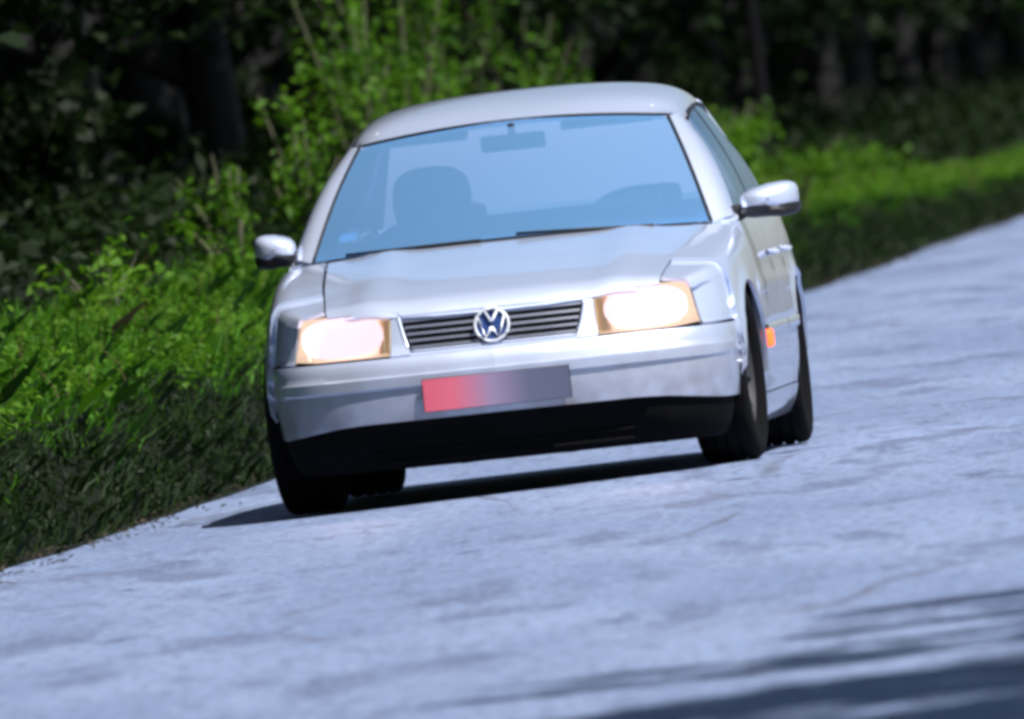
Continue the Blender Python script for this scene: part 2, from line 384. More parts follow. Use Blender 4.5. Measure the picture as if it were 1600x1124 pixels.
# leafy herbs growing through the grass
yy = -26 + 172 * rng.random(1700) ** 1.4; vw = rng.uniform(.44, 1.5, 1700)
cw = [Vector((xe(a) - b, a, bank(b, a) + kf(a) * (.05 + .14 * abs(hsh(a, b))))) for a, b in zip(yy, vw)]
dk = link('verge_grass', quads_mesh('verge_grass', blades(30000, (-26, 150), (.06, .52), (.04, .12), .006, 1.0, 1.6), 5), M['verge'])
tag(dk, 'grass down the foot of the bank to the road edge, darkened for shade', 'grass', kind='stuff')
ds = link('dry_stalks', quads_mesh('dry_stalks', blades(1600, (-26, 130), (.5, 1.5), (.10, .34), .0035, .6, 1.3), 5), M['straw'])
tag(ds, 'straw coloured dry stalks scattered through the bank grass', 'dry stalks', kind='stuff')
ho = link('herbs', quads_mesh('herbs', leaf_cloud(cw, [(.11, .20, .08)] * 1700, 34, .021, .5), 4), M['leaf'])
tag(ho, 'leafy green herbs growing through the grass on the bank', 'herbs', kind='stuff')
# shaded undergrowth that covers the floor of the wood
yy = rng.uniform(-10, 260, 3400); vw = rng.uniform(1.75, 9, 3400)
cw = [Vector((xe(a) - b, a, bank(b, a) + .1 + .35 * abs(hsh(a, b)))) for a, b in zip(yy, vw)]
uo = link('forest_undergrowth', quads_mesh('forest_undergrowth', leaf_cloud(cw, [(.45, .6, .25)] * 3400, 26, .055, .4), 4), M['leaf_shaded'])
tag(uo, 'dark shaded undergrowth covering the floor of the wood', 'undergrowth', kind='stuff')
# fallen leaves and grit along the edge of the asphalt
yy = -26 + 162 * rng.random(500) ** 1.4; vw = rng.normal(-.02, .10, 500)
lo_ = link('leaf_litter', quads_mesh('leaf_litter', leaf_cloud([Vector((xe(a) - b, a, .018)) for a, b in zip(yy, vw)], [(.10, .5, .004)] * 500, 9, .013, 3.), 4), M['litter'])
tag(lo_, 'fallen leaves and grit along the edge of the asphalt', 'leaf litter', kind='stuff')
# low weeds that hang over the bare foot of the bank, colour darkened for shade
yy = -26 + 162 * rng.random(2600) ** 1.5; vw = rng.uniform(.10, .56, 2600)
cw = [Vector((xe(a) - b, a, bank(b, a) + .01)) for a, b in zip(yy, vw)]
wo = link('bank_weeds', quads_mesh('bank_weeds', leaf_cloud(cw, [(.07, .16, .035)] * 2600, 24, .017, .3), 4), M['leaf_shaded'])
tag(wo, 'low weeds covering the foot of the roadside bank, darkened for shade', 'weeds', kind='stuff')
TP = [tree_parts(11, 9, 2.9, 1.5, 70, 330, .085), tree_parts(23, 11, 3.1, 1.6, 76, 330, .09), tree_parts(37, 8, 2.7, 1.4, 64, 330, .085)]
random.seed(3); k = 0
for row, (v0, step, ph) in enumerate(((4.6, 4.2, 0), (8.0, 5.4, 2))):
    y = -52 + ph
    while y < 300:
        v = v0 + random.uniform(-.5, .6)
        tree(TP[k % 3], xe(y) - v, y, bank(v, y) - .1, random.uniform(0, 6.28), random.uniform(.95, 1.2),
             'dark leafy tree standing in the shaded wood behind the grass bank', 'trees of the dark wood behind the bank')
        k += 1; y += step * random.uniform(.8, 1.2) * 1
# the trees on the near side, out of view, whose shade falls across the lower right of the road
TN = tree_parts(71, 8.5, 2.5, 3.2, 110, 80, .11, .16); TS = tree_parts(83, 7.5, 2.4, 2.8, 34, 75, .10, .13)
for (x, y, sc_, rz, lb) in ((4.6, -33.0, .95, .4, 'roadside tree right of the road, farthest of the four shading the asphalt'), (4.3, -37.0, 1.0, 2.1, 'roadside tree right of the road, second farthest of the four shading the asphalt'),
        (4.7, -41.5, 1.05, 4.0, 'roadside tree right of the road, second nearest of the four shading the asphalt'), (4.6, -45.0, 1.0, 5.2, 'roadside tree right of the road, nearest of the four shading the asphalt')):
    tree(TS if y > -39 else TN, x, y, 0.0, rz, sc_, lb, 'trees right of the road')

# slim dark trunk right of the car
th = tree_parts(51, 7.5, 1.6, 2.6, 26, 80, .16); y = 97
o = tree(th, xe(y) - 1.8, y, bank(1.8, y) - .1, .5, 1.0, 'slim dark tree trunk rising from the grass right of the car')
o.scale = (.42, .42, 1)
for c in o.children:
    if c.name.startswith('trunk'): c.data.materials[0] = simple('dark_bark', (.005, .005, .0055), .95, spec=.1, noise=.4, nscale=14)

random.seed(9)
SH = [  # y, v, height, width, label
 (29, 1.3, .55, .26, 'bright leafy shrub on the bank just behind the smaller side mirror'),
 (35, 1.7, .72, .24, 'small sunlit shrub above and left of the smaller side mirror'),
 (39, 1.6, .80, .22, 'thin sunlit shrub between the smaller mirror and the windscreen pillar'),
 (43, 1.8, .95, .26, 'shrub with drooping sprays close beside the left windscreen pillar'),
 (52, 2.0, 1.7, .45, 'bright green bush above the left end of the car roof'),
 (58, 2.1, 1.7, .5, 'bushy green shrub behind the left half of the roof'),
 (65, 2.2, 1.8, .55, 'tall green bush above the middle of the car roof'),
 (73, 2.2, 1.7, .5, 'green bush above the roof, rightmost of the tall bushes'),
 (77, 1.2, .66, .45, 'rounded bright shrub just right of the roof corner'),
 (87, 1.15, .46, .45, 'low shrub on the bank above the larger side mirror'),
 (82, 1.5, .66, .4, 'soft green shrub on the bank between the roof corner and the mirror'),
 (94, 1.1, .36, .5, 'low green shrub on the bank right of the larger side mirror'),
 (19, 1.25, .42, .4, 'low leafy shrub on the bank left of the glowing headlight'),
 (9, 1.05, .34, .45, 'low weed clump on the grass bank near the left edge of the photo'),
]
for (y, v, h, wd, lb) in SH:
    shrub(xe(y) - v, y, bank(v, y) - .03, h, wd, lb, 'shrubs along the bank', per=(22 if y < 45 else 32), clumps=(20 if y < 45 else 26), size=.034, droop=.16)
for q in range(16):
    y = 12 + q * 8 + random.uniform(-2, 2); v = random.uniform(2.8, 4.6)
    shrub(xe(y) - v, y, bank(v, y) - .03, random.uniform(.7, 1.3), .5, 'dim shrub growing in the shade of the wood', 'undergrowth inside the wood', per=50, clumps=14, size=.07, m='leaf_shaded')

# ================================================================== THE CAR  (front towards -y, its ride height low, leaning a little in the bend)
CAR = empty('car', (.1046, 0, 0), -.08085)
tag(CAR, 'silver four-door saloon with lit headlights driving towards the viewer', 'car')
DROP, NOSE, ROLL = .030, .0037, -.0187
def BT(p):
    x, y, z = p; z = z - DROP + NOSE * y
    return (x - ROLL * z, y, z + ROLL * x)
def catmull(pts, n):
    P = [np.array(p, float) for p in pts]; P = [2 * P[0] - P[1]] + P + [2 * P[-1] - P[-2]]; out = []
    m = len(P) - 3
    for i in range(n):
        t = i / (n - 1) * m; k = min(int(t), m - 1); u = t - k; a, b, c, d = P[k:k + 4]
        out.append(.5 * (2 * b + (c - a) * u + (2 * a - 5 * b + 4 * c - d) * u * u + (3 * b - a - 3 * c + d) * u ** 3))
    return np.array(out)
PLAN = [(0, -2.19), (.20, -2.183), (.42, -2.150), (.60, -2.085), (.72, -2.0), (.795, -1.88), (.832, -1.72), (.850, -1.50), (.862, -1.20), (.8675, -.7), (.8675, 0), (.8675, .7), (.860, 1.3), (.84, 1.65), (.80, 1.88), (.72, 2.03), (.55, 2.12), (.3, 2.17), (0, 2.186)]
_pc = catmull(PLAN, 1200); _d = np.gradient(_pc, axis=0); _d /= np.linalg.norm(_d, axis=1)[:, None]
_nx, _ny = _d[:, 1], -_d[:, 0]
_idx = np.arange(1200.)
def s_y(y): return float(np.interp(y, _pc[:, 1], _idx))
def s_x(x): k = 300; return float(np.interp(x, _pc[:k, 0], _idx[:k]))           # front half
DS = ([.14, .20, .30, .42, .55, .62, .70, .80, .88, .95], [-.07, -.035, -.012, 0, .004, 0, -.008, -.022, -.042, -.075])
DF = ([.13, .18, .24, .33, .40, .445, .452, .488, .495, .535, .558, .575, .62, .70, .74, .79], [-.13, -.07, -.03, -.008, 0, 0, .012, .012, 0, -.012, -.03, -.055, -.072, -.098, -.118, -.16])
DR = ([.14, .22, .32, .50, .585, .60, .75, .9, 1.0], [-.10, -.04, 0, .008, 0, -.035, -.05, -.09, -.14])
def S(s, z):
    x, y = np.interp(s, _idx, _pc[:, 0]), np.interp(s, _idx, _pc[:, 1]); nx, ny = np.interp(s, _idx, _nx), np.interp(s, _idx, _ny)
    wf = max(0, -ny) ** .8; wr = max(0, ny) ** .8
    d = np.interp(z, *DS) * (1 - wf - wr if wf + wr < 1 else 0) + np.interp(z, *DF) * wf + np.interp(z, *DR) * wr
    return (x + nx * d, y + ny * d, z)

def panel(name, grids, m, parent, thick=.014, sx=1, smooth=True, off=-1):
    """grids: list of 2-D lists of points joined into one mesh, normals outwards, given thickness"""
    V, F = [], []
    for G in grids:
        b = len(V); r, c = len(G), len(G[0])
        for row in G:
            for p in row: V.append(BT((p[0] * sx, p[1], p[2])))
        for i in range(r - 1):
            for j in range(c - 1): F.append((b + i * c + j, b + i * c + j + 1, b + (i + 1) * c + j + 1, b + (i + 1) * c + j))
    me = bpy.data.meshes.new(name); bm = bmesh.new()
    bv = [bm.verts.new(v) for v in V]
    for f in F:
        try: bm.faces.new([bv[i] for i in f])
        except ValueError: pass
    bmesh.ops.remove_doubles(bm, verts=bm.verts, dist=.0004)
    bmesh.ops.dissolve_degenerate(bm, edges=bm.edges, dist=.0002)
    bmesh.ops.recalc_face_normals(bm, faces=bm.faces)
    bm.normal_update(); acc = 0
    for f in bm.faces: acc += f.normal.dot(f.calc_center_median() - Vector((0, .1, .55))) * f.calc_area()
    if acc < 0: bmesh.ops.reverse_faces(bm, faces=bm.faces)
    for f in bm.faces: f.smooth = smooth
    bm.to_mesh(me); bm.free()
    o = link(name, me, m, parent)
    if thick:
        md = o.modifiers.new('thickness', 'SOLIDIFY'); md.thickness = thick; md.offset = off; md.use_rim = True
        md.material_offset = 0
        e = o.modifiers.new('edges', 'EDGE_SPLIT'); e.split_angle = R(42)
    return o
def solid(name, verts, faces, m, parent, bevel=0., seg=2, body=True, smooth=True):
    me = bpy.data.meshes.new(name); bm = bmesh.new()
    bv = [bm.verts.new(BT(v) if body else v) for v in verts]
    for f in faces: bm.faces.new([bv[i] for i in f])
    bmesh.ops.recalc_face_normals(bm, faces=bm.faces)
    if bevel: bmesh.ops.bevel(bm, geom=list(bm.edges), offset=bevel, segments=seg, affect='EDGES', profile=.5)
    for f in bm.faces: f.smooth = smooth
    bm.to_mesh(me); bm.free()
    o = link(name, me, m, parent)
    if smooth:
        e = o.modifiers.new('edges', 'EDGE_SPLIT'); e.split_angle = R(40)
    return o
BOXF = [(0, 1, 2, 3), (4, 7, 6, 5), (0, 4, 5, 1), (1, 5, 6, 2), (2, 6, 7, 3), (3, 7, 4, 0)]
def box(name, c, s, m, parent, bevel=.01, rot=None, seg=2, body=True):
    hx, hy, hz = s[0] / 2, s[1] / 2, s[2] / 2
    V = [Vector(p) for p in ((-hx, -hy, -hz), (hx, -hy, -hz), (hx, hy, -hz), (-hx, hy, -hz), (-hx, -hy, hz), (hx, -hy, hz), (hx, hy, hz), (-hx, hy, hz))]
    if rot is not None: V = [rot @ v for v in V]
    return solid(name, [v + Vector(c) for v in V], BOXF, m, parent, bevel, seg, body)
def lathe(name, prof, m, parent, n=48, body=False, M4=None):
    """prof: (axial x, radius); revolve around the x axis"""
    V, F = [], []
    for (a, r) in prof:
        for j in range(n):
            th = 2 * math.pi * j / n; p = Vector((a, r * math.cos(th), r * math.sin(th)))
            if M4 is not None: p = M4 @ p
            V.append(BT(p) if body else p)
    for i in range(len(prof) - 1):
        for j in range(n): F.append((i * n + j, i * n + (j + 1) % n, (i + 1) * n + (j + 1) % n, (i + 1) * n + j))
    o = pydata(name, V, F, m, parent)
    e = o.modifiers.new('edges', 'EDGE_SPLIT'); e.split_angle = R(40)
    return o
def pipe(name, paths, m, parent):
    v, f = tubes([[(BT(p), r) for p, r in path] for path in paths]); return pydata(name, v, f, m, parent)
def lin(a, b, n): return [a + (b - a) * i / (n - 1) for i in range(n)]
P_ = M['paint']
LAMP_IN, LAMP_OUT_Y = .385, -1.958
s_lin, s_lout, s_barch = s_x(LAMP_IN), s_y(LAMP_OUT_Y), s_y(-1.685)

# --- front bumper: painted cover, black lower lip and air intake
def bump_lo(x): return float(np.interp(abs(x), [0, .50, .60, .72, .80], [.330, .328, .322, .306, .295]))
ss = lin(0, s_barch, 46)
for_b = []
for sg in (-1, 1):
    G = []
    for s in ss:
        lo = bump_lo(S(s, .4)[0]); zs = [lo, lo + .012] + lin(lo + .03, .43, 7) + [.445, .452, .460, .480, .488, .495, .515, .535, .548, .556]
        G.append([(S(s, z)[0] * sg, S(s, z)[1], z) for z in zs])
    for_b.append(G)
bumper = panel('front_bumper', for_b, P_, CAR, .02)
lip = []
for sg in (-1, 1):
    lip.append([[(S(s, z)[0] * sg * .992, S(s, z)[1] + .012 + (.025 if .155 < z < .31 and S(s, z)[0] < .52 else 0), z) for z in (.158, .165, .175, .19, .21, .23, .25, .27, .30, .338)] for s in lin(0, s_y(-1.74), 26)])
panel('bumper_lip', lip, M['under'], CAR, .012)
for zz in (.185, .222, .259, .293):
    pipe('intake_slat', [[((x, S(s_x(abs(x)), .2)[1] + .02, zz), .007) for x in lin(-.46, .46, 13)]], M['under'], CAR)
# licence plate
fy = S(0, .41)[1]
pl = box('licence_plate', (.0, fy - .010, .412), (.53, .008, .118), M['black'], CAR, .003)
pf = [BT((x, fy - .0165, z)) for x, z in ((-.262, .355), (.262, .355), (.262, .469), (-.262, .469))]
pydata('plate_face', pf, [(0, 1, 2, 3)], M['plate'], pl, False)

# --- grille
GT, GB, GZ0, GZ1 = .335, .295, .572, .700
def gpt(x, z, d=0.):
    p = S(s_x(abs(x)), z); return (x, p[1] + d, z)
def ghalf(z): return GB + (GT - GB) * min(1, max(0, (z - GZ0) / (GZ1 - GZ0))) ** .6
grille = panel('grille', [[[gpt(ghalf(z) * 1.02 * t, z, .030) for t in lin(-1, 1, 21)] for z in lin(GZ0 - .005, GZ1 + .004, 6)]], M['grille'], CAR, .01)
for k, z in enumerate((.586, .610, .634, .658, .682)):
    hw = ghalf(z) - .012
    panel('slat', [[[gpt(hw * t, z + dz, dd) for t in lin(-1, 1, 21)] for dz, dd in ((-.0055, .014), (-.004, .006), (.004, .010), (.0055, .022))]], M['slat'], grille, .003)
fr = []
zs = lin(GZ0, GZ1, 8); loop = [(-ghalf(z), z) for z in zs[::-1]] + [(t * ghalf(GZ0), GZ0) for t in lin(-.95, .95, 15)] + [(ghalf(z), z) for z in zs] + [(t * ghalf(GZ1), GZ1) for t in lin(.95, -.95, 15)]
loop.append(loop[0])
pipe('grille_frame', [[(gpt(x, z, .004), .006) for x, z in loop]], P_, grille)
# emblem: ring with a V above a W
ec = Vector(gpt(0, .637, -.012)); tilt = Matrix.Rotation(R(-14), 3, 'X')
emb = None
def epl(pts, r): return [(tuple(ec + tilt @ Vector((x, -.007, z))), r) for x, z in pts]
ring = [(math.sin(a) * .060, math.cos(a) * .060) for a in lin(0, 2 * math.pi, 33)]
disc = lathe('emblem', [(0, .0005), (.002, .056), (-.014, .062)], M['emblem_blue'], CAR, 32, True, Matrix.Translation(ec + Vector((0, .004, 0))) @ tilt.to_4x4() @ Matrix.Rotation(R(-90), 4, 'Z'))
pipe('emblem_ring', [epl(ring, .0060)], M['badge'], disc)
pipe('emblem_letters', [epl([(-.023, .052), (-.003, .013), (.003, .013), (.023, .052)], .0048), epl([(-.048, .030), (-.022, -.046), (-.0025, -.011), (.0025, -.011), (.022, -.046), (.048, .030)], .0052)], M['badge'], disc)

# --- front panel (painted surround between the grille and the headlights)
for sg in (-1, 1):
    G = [[(S(s_x(x), z)[0] * sg, S(s_x(x), z)[1] + .001, z) for x in lin(max(ghalf(min(max(z, GZ0), GZ1)) + .008, 0), LAMP_IN - .006, 4)] for z in lin(.562, .716, 8)]
    panel('front_panel', [G], P_, CAR, .016)
panel('front_valance', [[[gpt(x, z, .002) for x in lin(-GB - .005, GB + .005, 15)] for z in (.558, .563, .568)]], P_, CAR, .02)

# --- bonnet
def hood_xs(y): return float(np.interp(y, [-2.1, -1.95, -1.5, -.9], [.57, .60, .635, .665]))
def hood_z(x, y):
    c = float(np.interp(y, [-2.11, -2.09, -2.05, -1.98, -1.8, -1.5, -1.2, -.95, -.8], [.704, .722, .741, .762, .797, .848, .895, .927, .942]))
    q = abs(x) / .65
    return c - .030 * q ** 2.2 - .008 * math.exp(-((abs(x) - .40) / .05) ** 2) * 0 + .010 * math.exp(-((abs(x) - .44) / .07) ** 2)
def hood_yf(x): return float(np.interp(abs(x), [0, .2, .385, .5, .60, .66], [-2.098, -2.092, -2.065, -2.03, -1.985, -1.95]))
def hood_yr(x): return -.985 + .14 * (abs(x) / .66) ** 2
G = []
for t in lin(-1, 1, 41):
    row = []
    for u in [0, .012, .03, .06, .1, .15] + lin(.2, 1, 18):
        x = t * .6; yf, yr = hood_yf(x), hood_yr(x); y = yf + (yr - yf) * u; x = t * hood_xs(y); yf, yr = hood_yf(x), hood_yr(x); y = yf + (yr - yf) * u
        fz = hood_z(x, y) - (.028 * (1 - u / .06) ** 2 if u < .06 else 0) + (.016 if abs(x) > .40 and u < .02 else 0) * 0
        row.append((x, y, fz))
    G.append(row)
hood = panel('bonnet', [G], P_, CAR, .018)

# --- wings, doors, rear quarters (both sides)
AF, AR, AZ, AR_ = -1.335, 1.178, .342, .350
def arch(y, c): d = abs(y - c); return AZ + math.sqrt(max(0, AR_ ** 2 - d * d)) if d < AR_ else 0
def belt(y): return float(np.interp(y, [-2, -1.9, -1.4, -.8, .3, 1.2, 2.1], [.735, .755, .83, .90, .925, .945, .95]))
def wing_col(y, lo, n=18):
    s = s_y(y); hx = hood_xs(y) + .006; hz = hood_z(hx, max(y, hood_yf(hx) + .02)); sp = S(s, belt(y) - .05); sm = S(s, belt(y) - .09)
    top = catmull([(hx, hz), (hx + (sp[0] - hx) * .45, hz - .002 - .006), (hx + (sp[0] - hx) * .85, (hz + sp[2]) / 2 + .008), (sp[0], sp[2])], 10)
    out = [(a, y, b) for a, b in top]
    for z in lin(sp[2], max(lo, .16), n)[1:]:
        p = S(s, z); fl = 0
        d = abs(math.hypot(y - AF, z - AZ) - AR_); fl = .010 * math.exp(-(d / .03) ** 2)
        out.append((p[0] + fl, p[1], z))
    return out
doors = {}
for sg in (-1, 1):
    g1 = [wing_col(y, .566) for y in lin(-1.952, -1.80, 8)]
    g2 = [wing_col(y, .566) for y in lin(-1.80, -1.685, 5)]
    g3 = [wing_col(y, max(arch(y, AF), .36 if y < AF - .15 else .2)) for y in lin(-1.685, AF - AR_ + .002, 3)[:-1] + [AF - AR_ + .35 * (1 - math.cos(a)) for a in lin(0.03, math.pi - .03, 26)]]
    g4 = [wing_col(y, .2) for y in lin(-.983, -.79, 6)]
    wing = panel('front_wing', [g1, g2, g3, g4], P_, CAR, .014, sg)
    sp = S(s_y(-.90), .66)
    # arch liner
    lin_ = [[(x, AF + math.cos(a) * .362, AZ + math.sin(a) * .362) for a in lin(-.25, math.pi + .25, 20)] for x in (.835, .55)]
    panel('wheel_liner', [lin_], M['under'], CAR, .006, sg)
    lin_ = [[(x, AR + math.cos(a) * .362, AZ + math.sin(a) * .362) for a in lin(-.25, math.pi + .25, 20)] for x in (.835, .55)]
    panel('wheel_liner', [lin_], M['under'], CAR, .006, sg)
    def side_col(y, lo, hi=None, n=16):
        out = []
        for z in lin(hi if hi else belt(y), lo, n):
            p = S(s_y(y), z); d = abs(math.hypot(y - AR, z - AZ) - AR_); fl = .010 * math.exp(-(d / .03) ** 2)
            cr = .008 * math.exp(-((z - .66) / .02) ** 2) - .006 * math.exp(-((z - .30) / .03) ** 2)
            out.append((p[0] + fl + cr, p[1], z))
        return out
    fd = panel('front_door', [[side_col(y, .275, None, 22) for y in lin(-.784, .262, 14)]], P_, CAR, .03, sg)
    rd = panel('rear_door', [[side_col(y, max(.275, arch(y, AR) + .02 if y > .80 else 0), None, 22) for y in lin(.268, 1.02, 16)]], P_, CAR, .03, sg)
    panel('sill', [[side_col(y, .165, .27, 7) for y in lin(-.98, .83, 12)]], P_, CAR, .02, sg)
    for dd, (a, b) in ((fd, (-.77, .25)), (rd, (.28, .86))):
        panel('rubbing_strip', [[[(S(s_y(y), z)[0] + o_, y, z) for y in lin(a, b, 8)] for z, o_ in ((.475, .002), (.480, .014), (.515, .014), (.52, .002))]], P_, dd, 0, sg)
        yh = b - .16
        pipe('door_handle', [[((sg * (S(s_y(yy), .76)[0] + o_), yy, .765), .012) for yy, o_ in ((yh - .09, .0), (yh - .07, .03), (yh + .06, .03), (yh + .08, .0))]], P_, dd)
    q1 = [side_col(y, max(.2, arch(y, AR))) for y in lin(1.026, AR + AR_ - .001, 20)]
    q2 = [side_col(y, .60) for y in lin(AR + AR_, 1.99, 12)]
    panel('rear_quarter', [q1, q2], P_, CAR, .014, sg)
    # amber side repeater low behind the front arch
    ry, rz = -.915, .47; rx = S(s_y(ry), rz)[0]
    rp = box('side_repeater', (sg * (rx + .012), ry, rz), (.052, .11, .062), M['sidelight'], CAR, .010, None, 3)

# --- glasshouse
def ws(t, u):      # windscreen point, t -1..1 across, u 0 bottom .. 1 top
    b = Vector((.722 * t, -.995 + .15 * t * t, .930 - .022 * t * t)); a = Vector((.562 * t, -.315 + .065 * t * t, 1.338 - .040 * t * t))
    p = b.lerp(a, u); bul = .028 * math.sin(math.pi * u); return (p.x, p.y - bul * .5, p.z + bul * .85)
def rw(t, u):      # rear window, u 0 top .. 1 bottom
    a = Vector((.55 * t, 1.06 - .05 * t * t, 1.382 - .035 * t * t)); b = Vector((.66 * t, 1.60 - .10 * t * t, 1.005 - .02 * t * t))
    p = a.lerp(b, u); bul = .03 * math.sin(math.pi * u); return (p.x, p.y + bul * .6, p.z + bul)
wsc = panel('windscreen', [[[ws(t, u) for t in lin(-1, 1, 25)] for u in lin(0, 1, 14)]], M['wind'], CAR, 0)
rwn = panel('rear_window', [[[rw(t, u) for t in lin(-1, 1, 17)] for u in lin(0, 1, 10)]], M['rear'], CAR, 0)
pipe('windscreen_seal', [[(tuple(Vector(ws(t, u)) + Vector((0, -.002, .002))), .006) for t, u in [(1, u) for u in lin(1, 0, 12)]], [(tuple(Vector(ws(-1, u)) + Vector((0, -.002, .002))), .006) for u in lin(1, 0, 12)],
      [(tuple(Vector(ws(t, 1)) + Vector((0, -.002, .004))), .005) for t in lin(-1, 1, 20)]], M['black'], wsc)
panel('scuttle', [[[(Vector(ws(t, 0)) + Vector((0, -.004 - .05 * k, -.004 - .022 * k)))[:] for t in lin(-1, 1, 21)] for k in (0, .5, 1)]], M['black'], CAR, .01)
def roof_z(y): return float(np.interp(y, np.linspace(-.33, 1.08, 24), ROOFZ))
ROOFZ = catmull([(-.33, 1.340), (-.20, 1.376), (0., 1.415), (.25, 1.440), (.5, 1.446), (.8, 1.430), (1.08, 1.386)], 24)
ROOFZ = np.interp(np.linspace(-.33, 1.08, 24), ROOFZ[:, 0], ROOFZ[:, 1])
RC = [(0, 0), (.15, -.0015), (.3, -.009), (.42, -.022), (.50, -.038), (.555, -.060), (.590, -.088), (.608, -.118)]
rc = catmull(RC, 20); cross = [(-a, b) for a, b in rc[::-1]] + [(a, b) for a, b in rc[1:]]
G = []
for u in lin(0, 1, 26):
    row = []
    for a, b in cross:
        t = a / .56; ya = -.322 + .065 * min(1, t * t); yb = 1.066 - .05 * min(1, t * t); y = ya + (yb - ya) * u
        f = min(1, .93 + .12 * math.sin(math.pi * min(1, u * 1.1)))
        zz = roof_z(y) + b * (.85 + .15 * math.sin(math.pi * u)); g_ = min(1, u / .16); g_ = g_ * g_ * (3 - 2 * g_); z0 = 1.343 - .040 * (a / .608) ** 2 + roof_z(y) - roof_z(ya); zz = z0 + (roof_z(y) + b - z0) * g_; row.append((a * (.925 + .075 * g_), y, zz))
    G.append(row)
roof = panel('roof', [G], P_, CAR, .02)
for sg in (-1, 1):
    def strip(pa, pb, bul, nrm, nu=14, nc=7):   # a rounded pillar between two edge curves
        G = []
        for u in lin(0, 1, nu):
            a, b = Vector(pa(u)), Vector(pb(u)); G.append([(a.lerp(b, c) + Vector(nrm) * bul * math.sin(math.pi * c))[:] for c in lin(0, 1, nc)])
        return G
    w_in = lambda u: Vector(ws(1, u)) + Vector((.008, .002, 0))
    w_out = lambda u: Vector((.805, -.70, .915)).lerp(Vector((.613, -.105, 1.281)), u) + Vector((.012 * math.sin(math.pi * u), 0, .035 * math.sin(math.pi * u)))
    panel('front_pillar', [strip(w_in, w_out, .022, (.55, -.55, .45))], P_, CAR, .02, sg)
    # wing-to-pillar shoulder
    c1 = [wing_col(y, .3)[:10] for y in (-.80, -.79)]
    panel('pillar_foot', [[[(hood_xs(-.80) + .05, -.85, .912), (.76, -.80, .908), (.80, -.785, .895)], [(.735, -.80, .922), (.775, -.75, .918), (.812, -.72, .905)], [(.745, -.78, .93), (.78, -.73, .93), (.812, -.69, .92)]]], P_, CAR, .01, sg)
    def rail(y): return Vector((.614 - .02 * max(0, (y - .3)) ** 2, y, roof_z(min(1.06, max(y, -.33))) - .118))
    def bel(y): return Vector((S(s_y(y), belt(y))[0] - .008, y, belt(y) + .002))
    ytop = lambda y0: y0
    def swin(ya, yb, yta, ytb, nu=8):
        return [[(bel(ya + (yb - ya) * c).lerp(rail(yta + (ytb - yta) * c), u) + Vector((.020 * math.sin(math.pi * u), 0, 0)))[:] for u in lin(0, 1, nu)] for c in lin(0, 1, 10)]
    panel('side_window', [swin(-.68, .235, -.07, .235)], M['side'], CAR, 0, sg)
    panel('side_window', [swin(.30, .93, .30, .90)], M['side'], CAR, 0, sg)
    panel('side_window', [swin(.97, 1.22, .93, 1.0)], M['side'], CAR, 0, sg)
    panel('middle_pillar', [swin(.237, .298, .237, .298)], M['black'], CAR, .03, sg)
    panel('window_post', [swin(.932, .968, .902, .928)], M['black'], CAR, .03, sg)
    # rear pillar
    r_in = lambda u: Vector(rw(1, u)); r_out = lambda u: rail(1.0).lerp(bel(1.225), u) if u < .999 else bel(1.225)
    panel('rear_pillar', [[[(Vector(rw(1, u)).lerp(rail(1.0).lerp(Vector((bel(1.55).x, 1.45, belt(1.45) + .01)), u), c) + Vector((.02 * math.sin(math.pi * c), 0, .012 * math.sin(math.pi * c))))[:] for c in lin(0, 1, 7)] for u in lin(0, 1, 10)],
          [[(rail(1.0).lerp(Vector((bel(1.55).x, 1.45, belt(1.45) + .01)), u).lerp(rail(1.0).lerp(bel(1.22), u), c))[:] for c in lin(0, 1, 4)] for u in lin(0, 1, 8)]], P_, CAR, .015, sg)
    # roof edge trim / drip rail and waist strip
    pipe('roof_gutter', [[(tuple((rail(y) + Vector((.006, 0, -.002))) * 1 if sg > 0 else Vector((-(rail(y).x + .006), y, rail(y).z - .002))), .007) for y in lin(-.10, 1.0, 12)]], M['black'], CAR)
    pipe('waist_strip', [[((sg * (bel(y).x + .008), y, bel(y).z - .002), .008) for y in lin(-.68, 1.2, 14)]], M['black'], CAR)

# --- tail: boot lid, rear bumper, rear lamps
G = []
for u in lin(0, 1, 22):
    row = []
    for t in lin(-1, 1, 21):
        if u < .55: f = u / .55; y = 1.62 - .10 * t * t + (2.06 - .10 * t * t - 1.62 + .10 * t * t) * f; z = 1.0 - .02 * t * t + .012 * f; x = t * .68
        else: f = (u - .55) / .45; y = 2.06 - .10 * t * t + .09 * f ** .7; z = 1.012 - .02 * t * t - .37 * f; x = t * (.68 - .09 * f)
        row.append((x, y, z))
    G.append(row)
panel('boot_lid', [G], P_, CAR, .02)
panel('rear_bumper', [[[(S(s, z)[0] * sg, S(s, z)[1], z) for z in lin(.2, .59, 12)] for s in lin(s_y(1.545), 1199, 30)] for sg in (-1, 1)], P_, CAR, .02)
for sg in (-1, 1):
    panel('rear_lamp', [[[(S(s, z)[0] * sg, S(s, z)[1] - .002, z) for z in lin(.64, .93, 6)] for s in lin(s_y(1.995), s_y(2.06), 8)]], M['tail'], CAR, .03)
    panel('shoulder', [[[(.665 * sg, 1.56, .985), (.70 * sg, 1.50, .985), (S(s_y(1.50), .95)[0] * sg, 1.50, .952)], [(.69 * sg, 1.8, .985), (.73 * sg, 1.8, .98), (S(s_y(1.8), .95)[0] * sg, 1.8, .952)], [(.66 * sg, 2.0, .985), (.68 * sg, 2.0, .975), (S(s_y(1.98), .95)[0] * sg, 1.98, .952)]]], P_, CAR, .01)

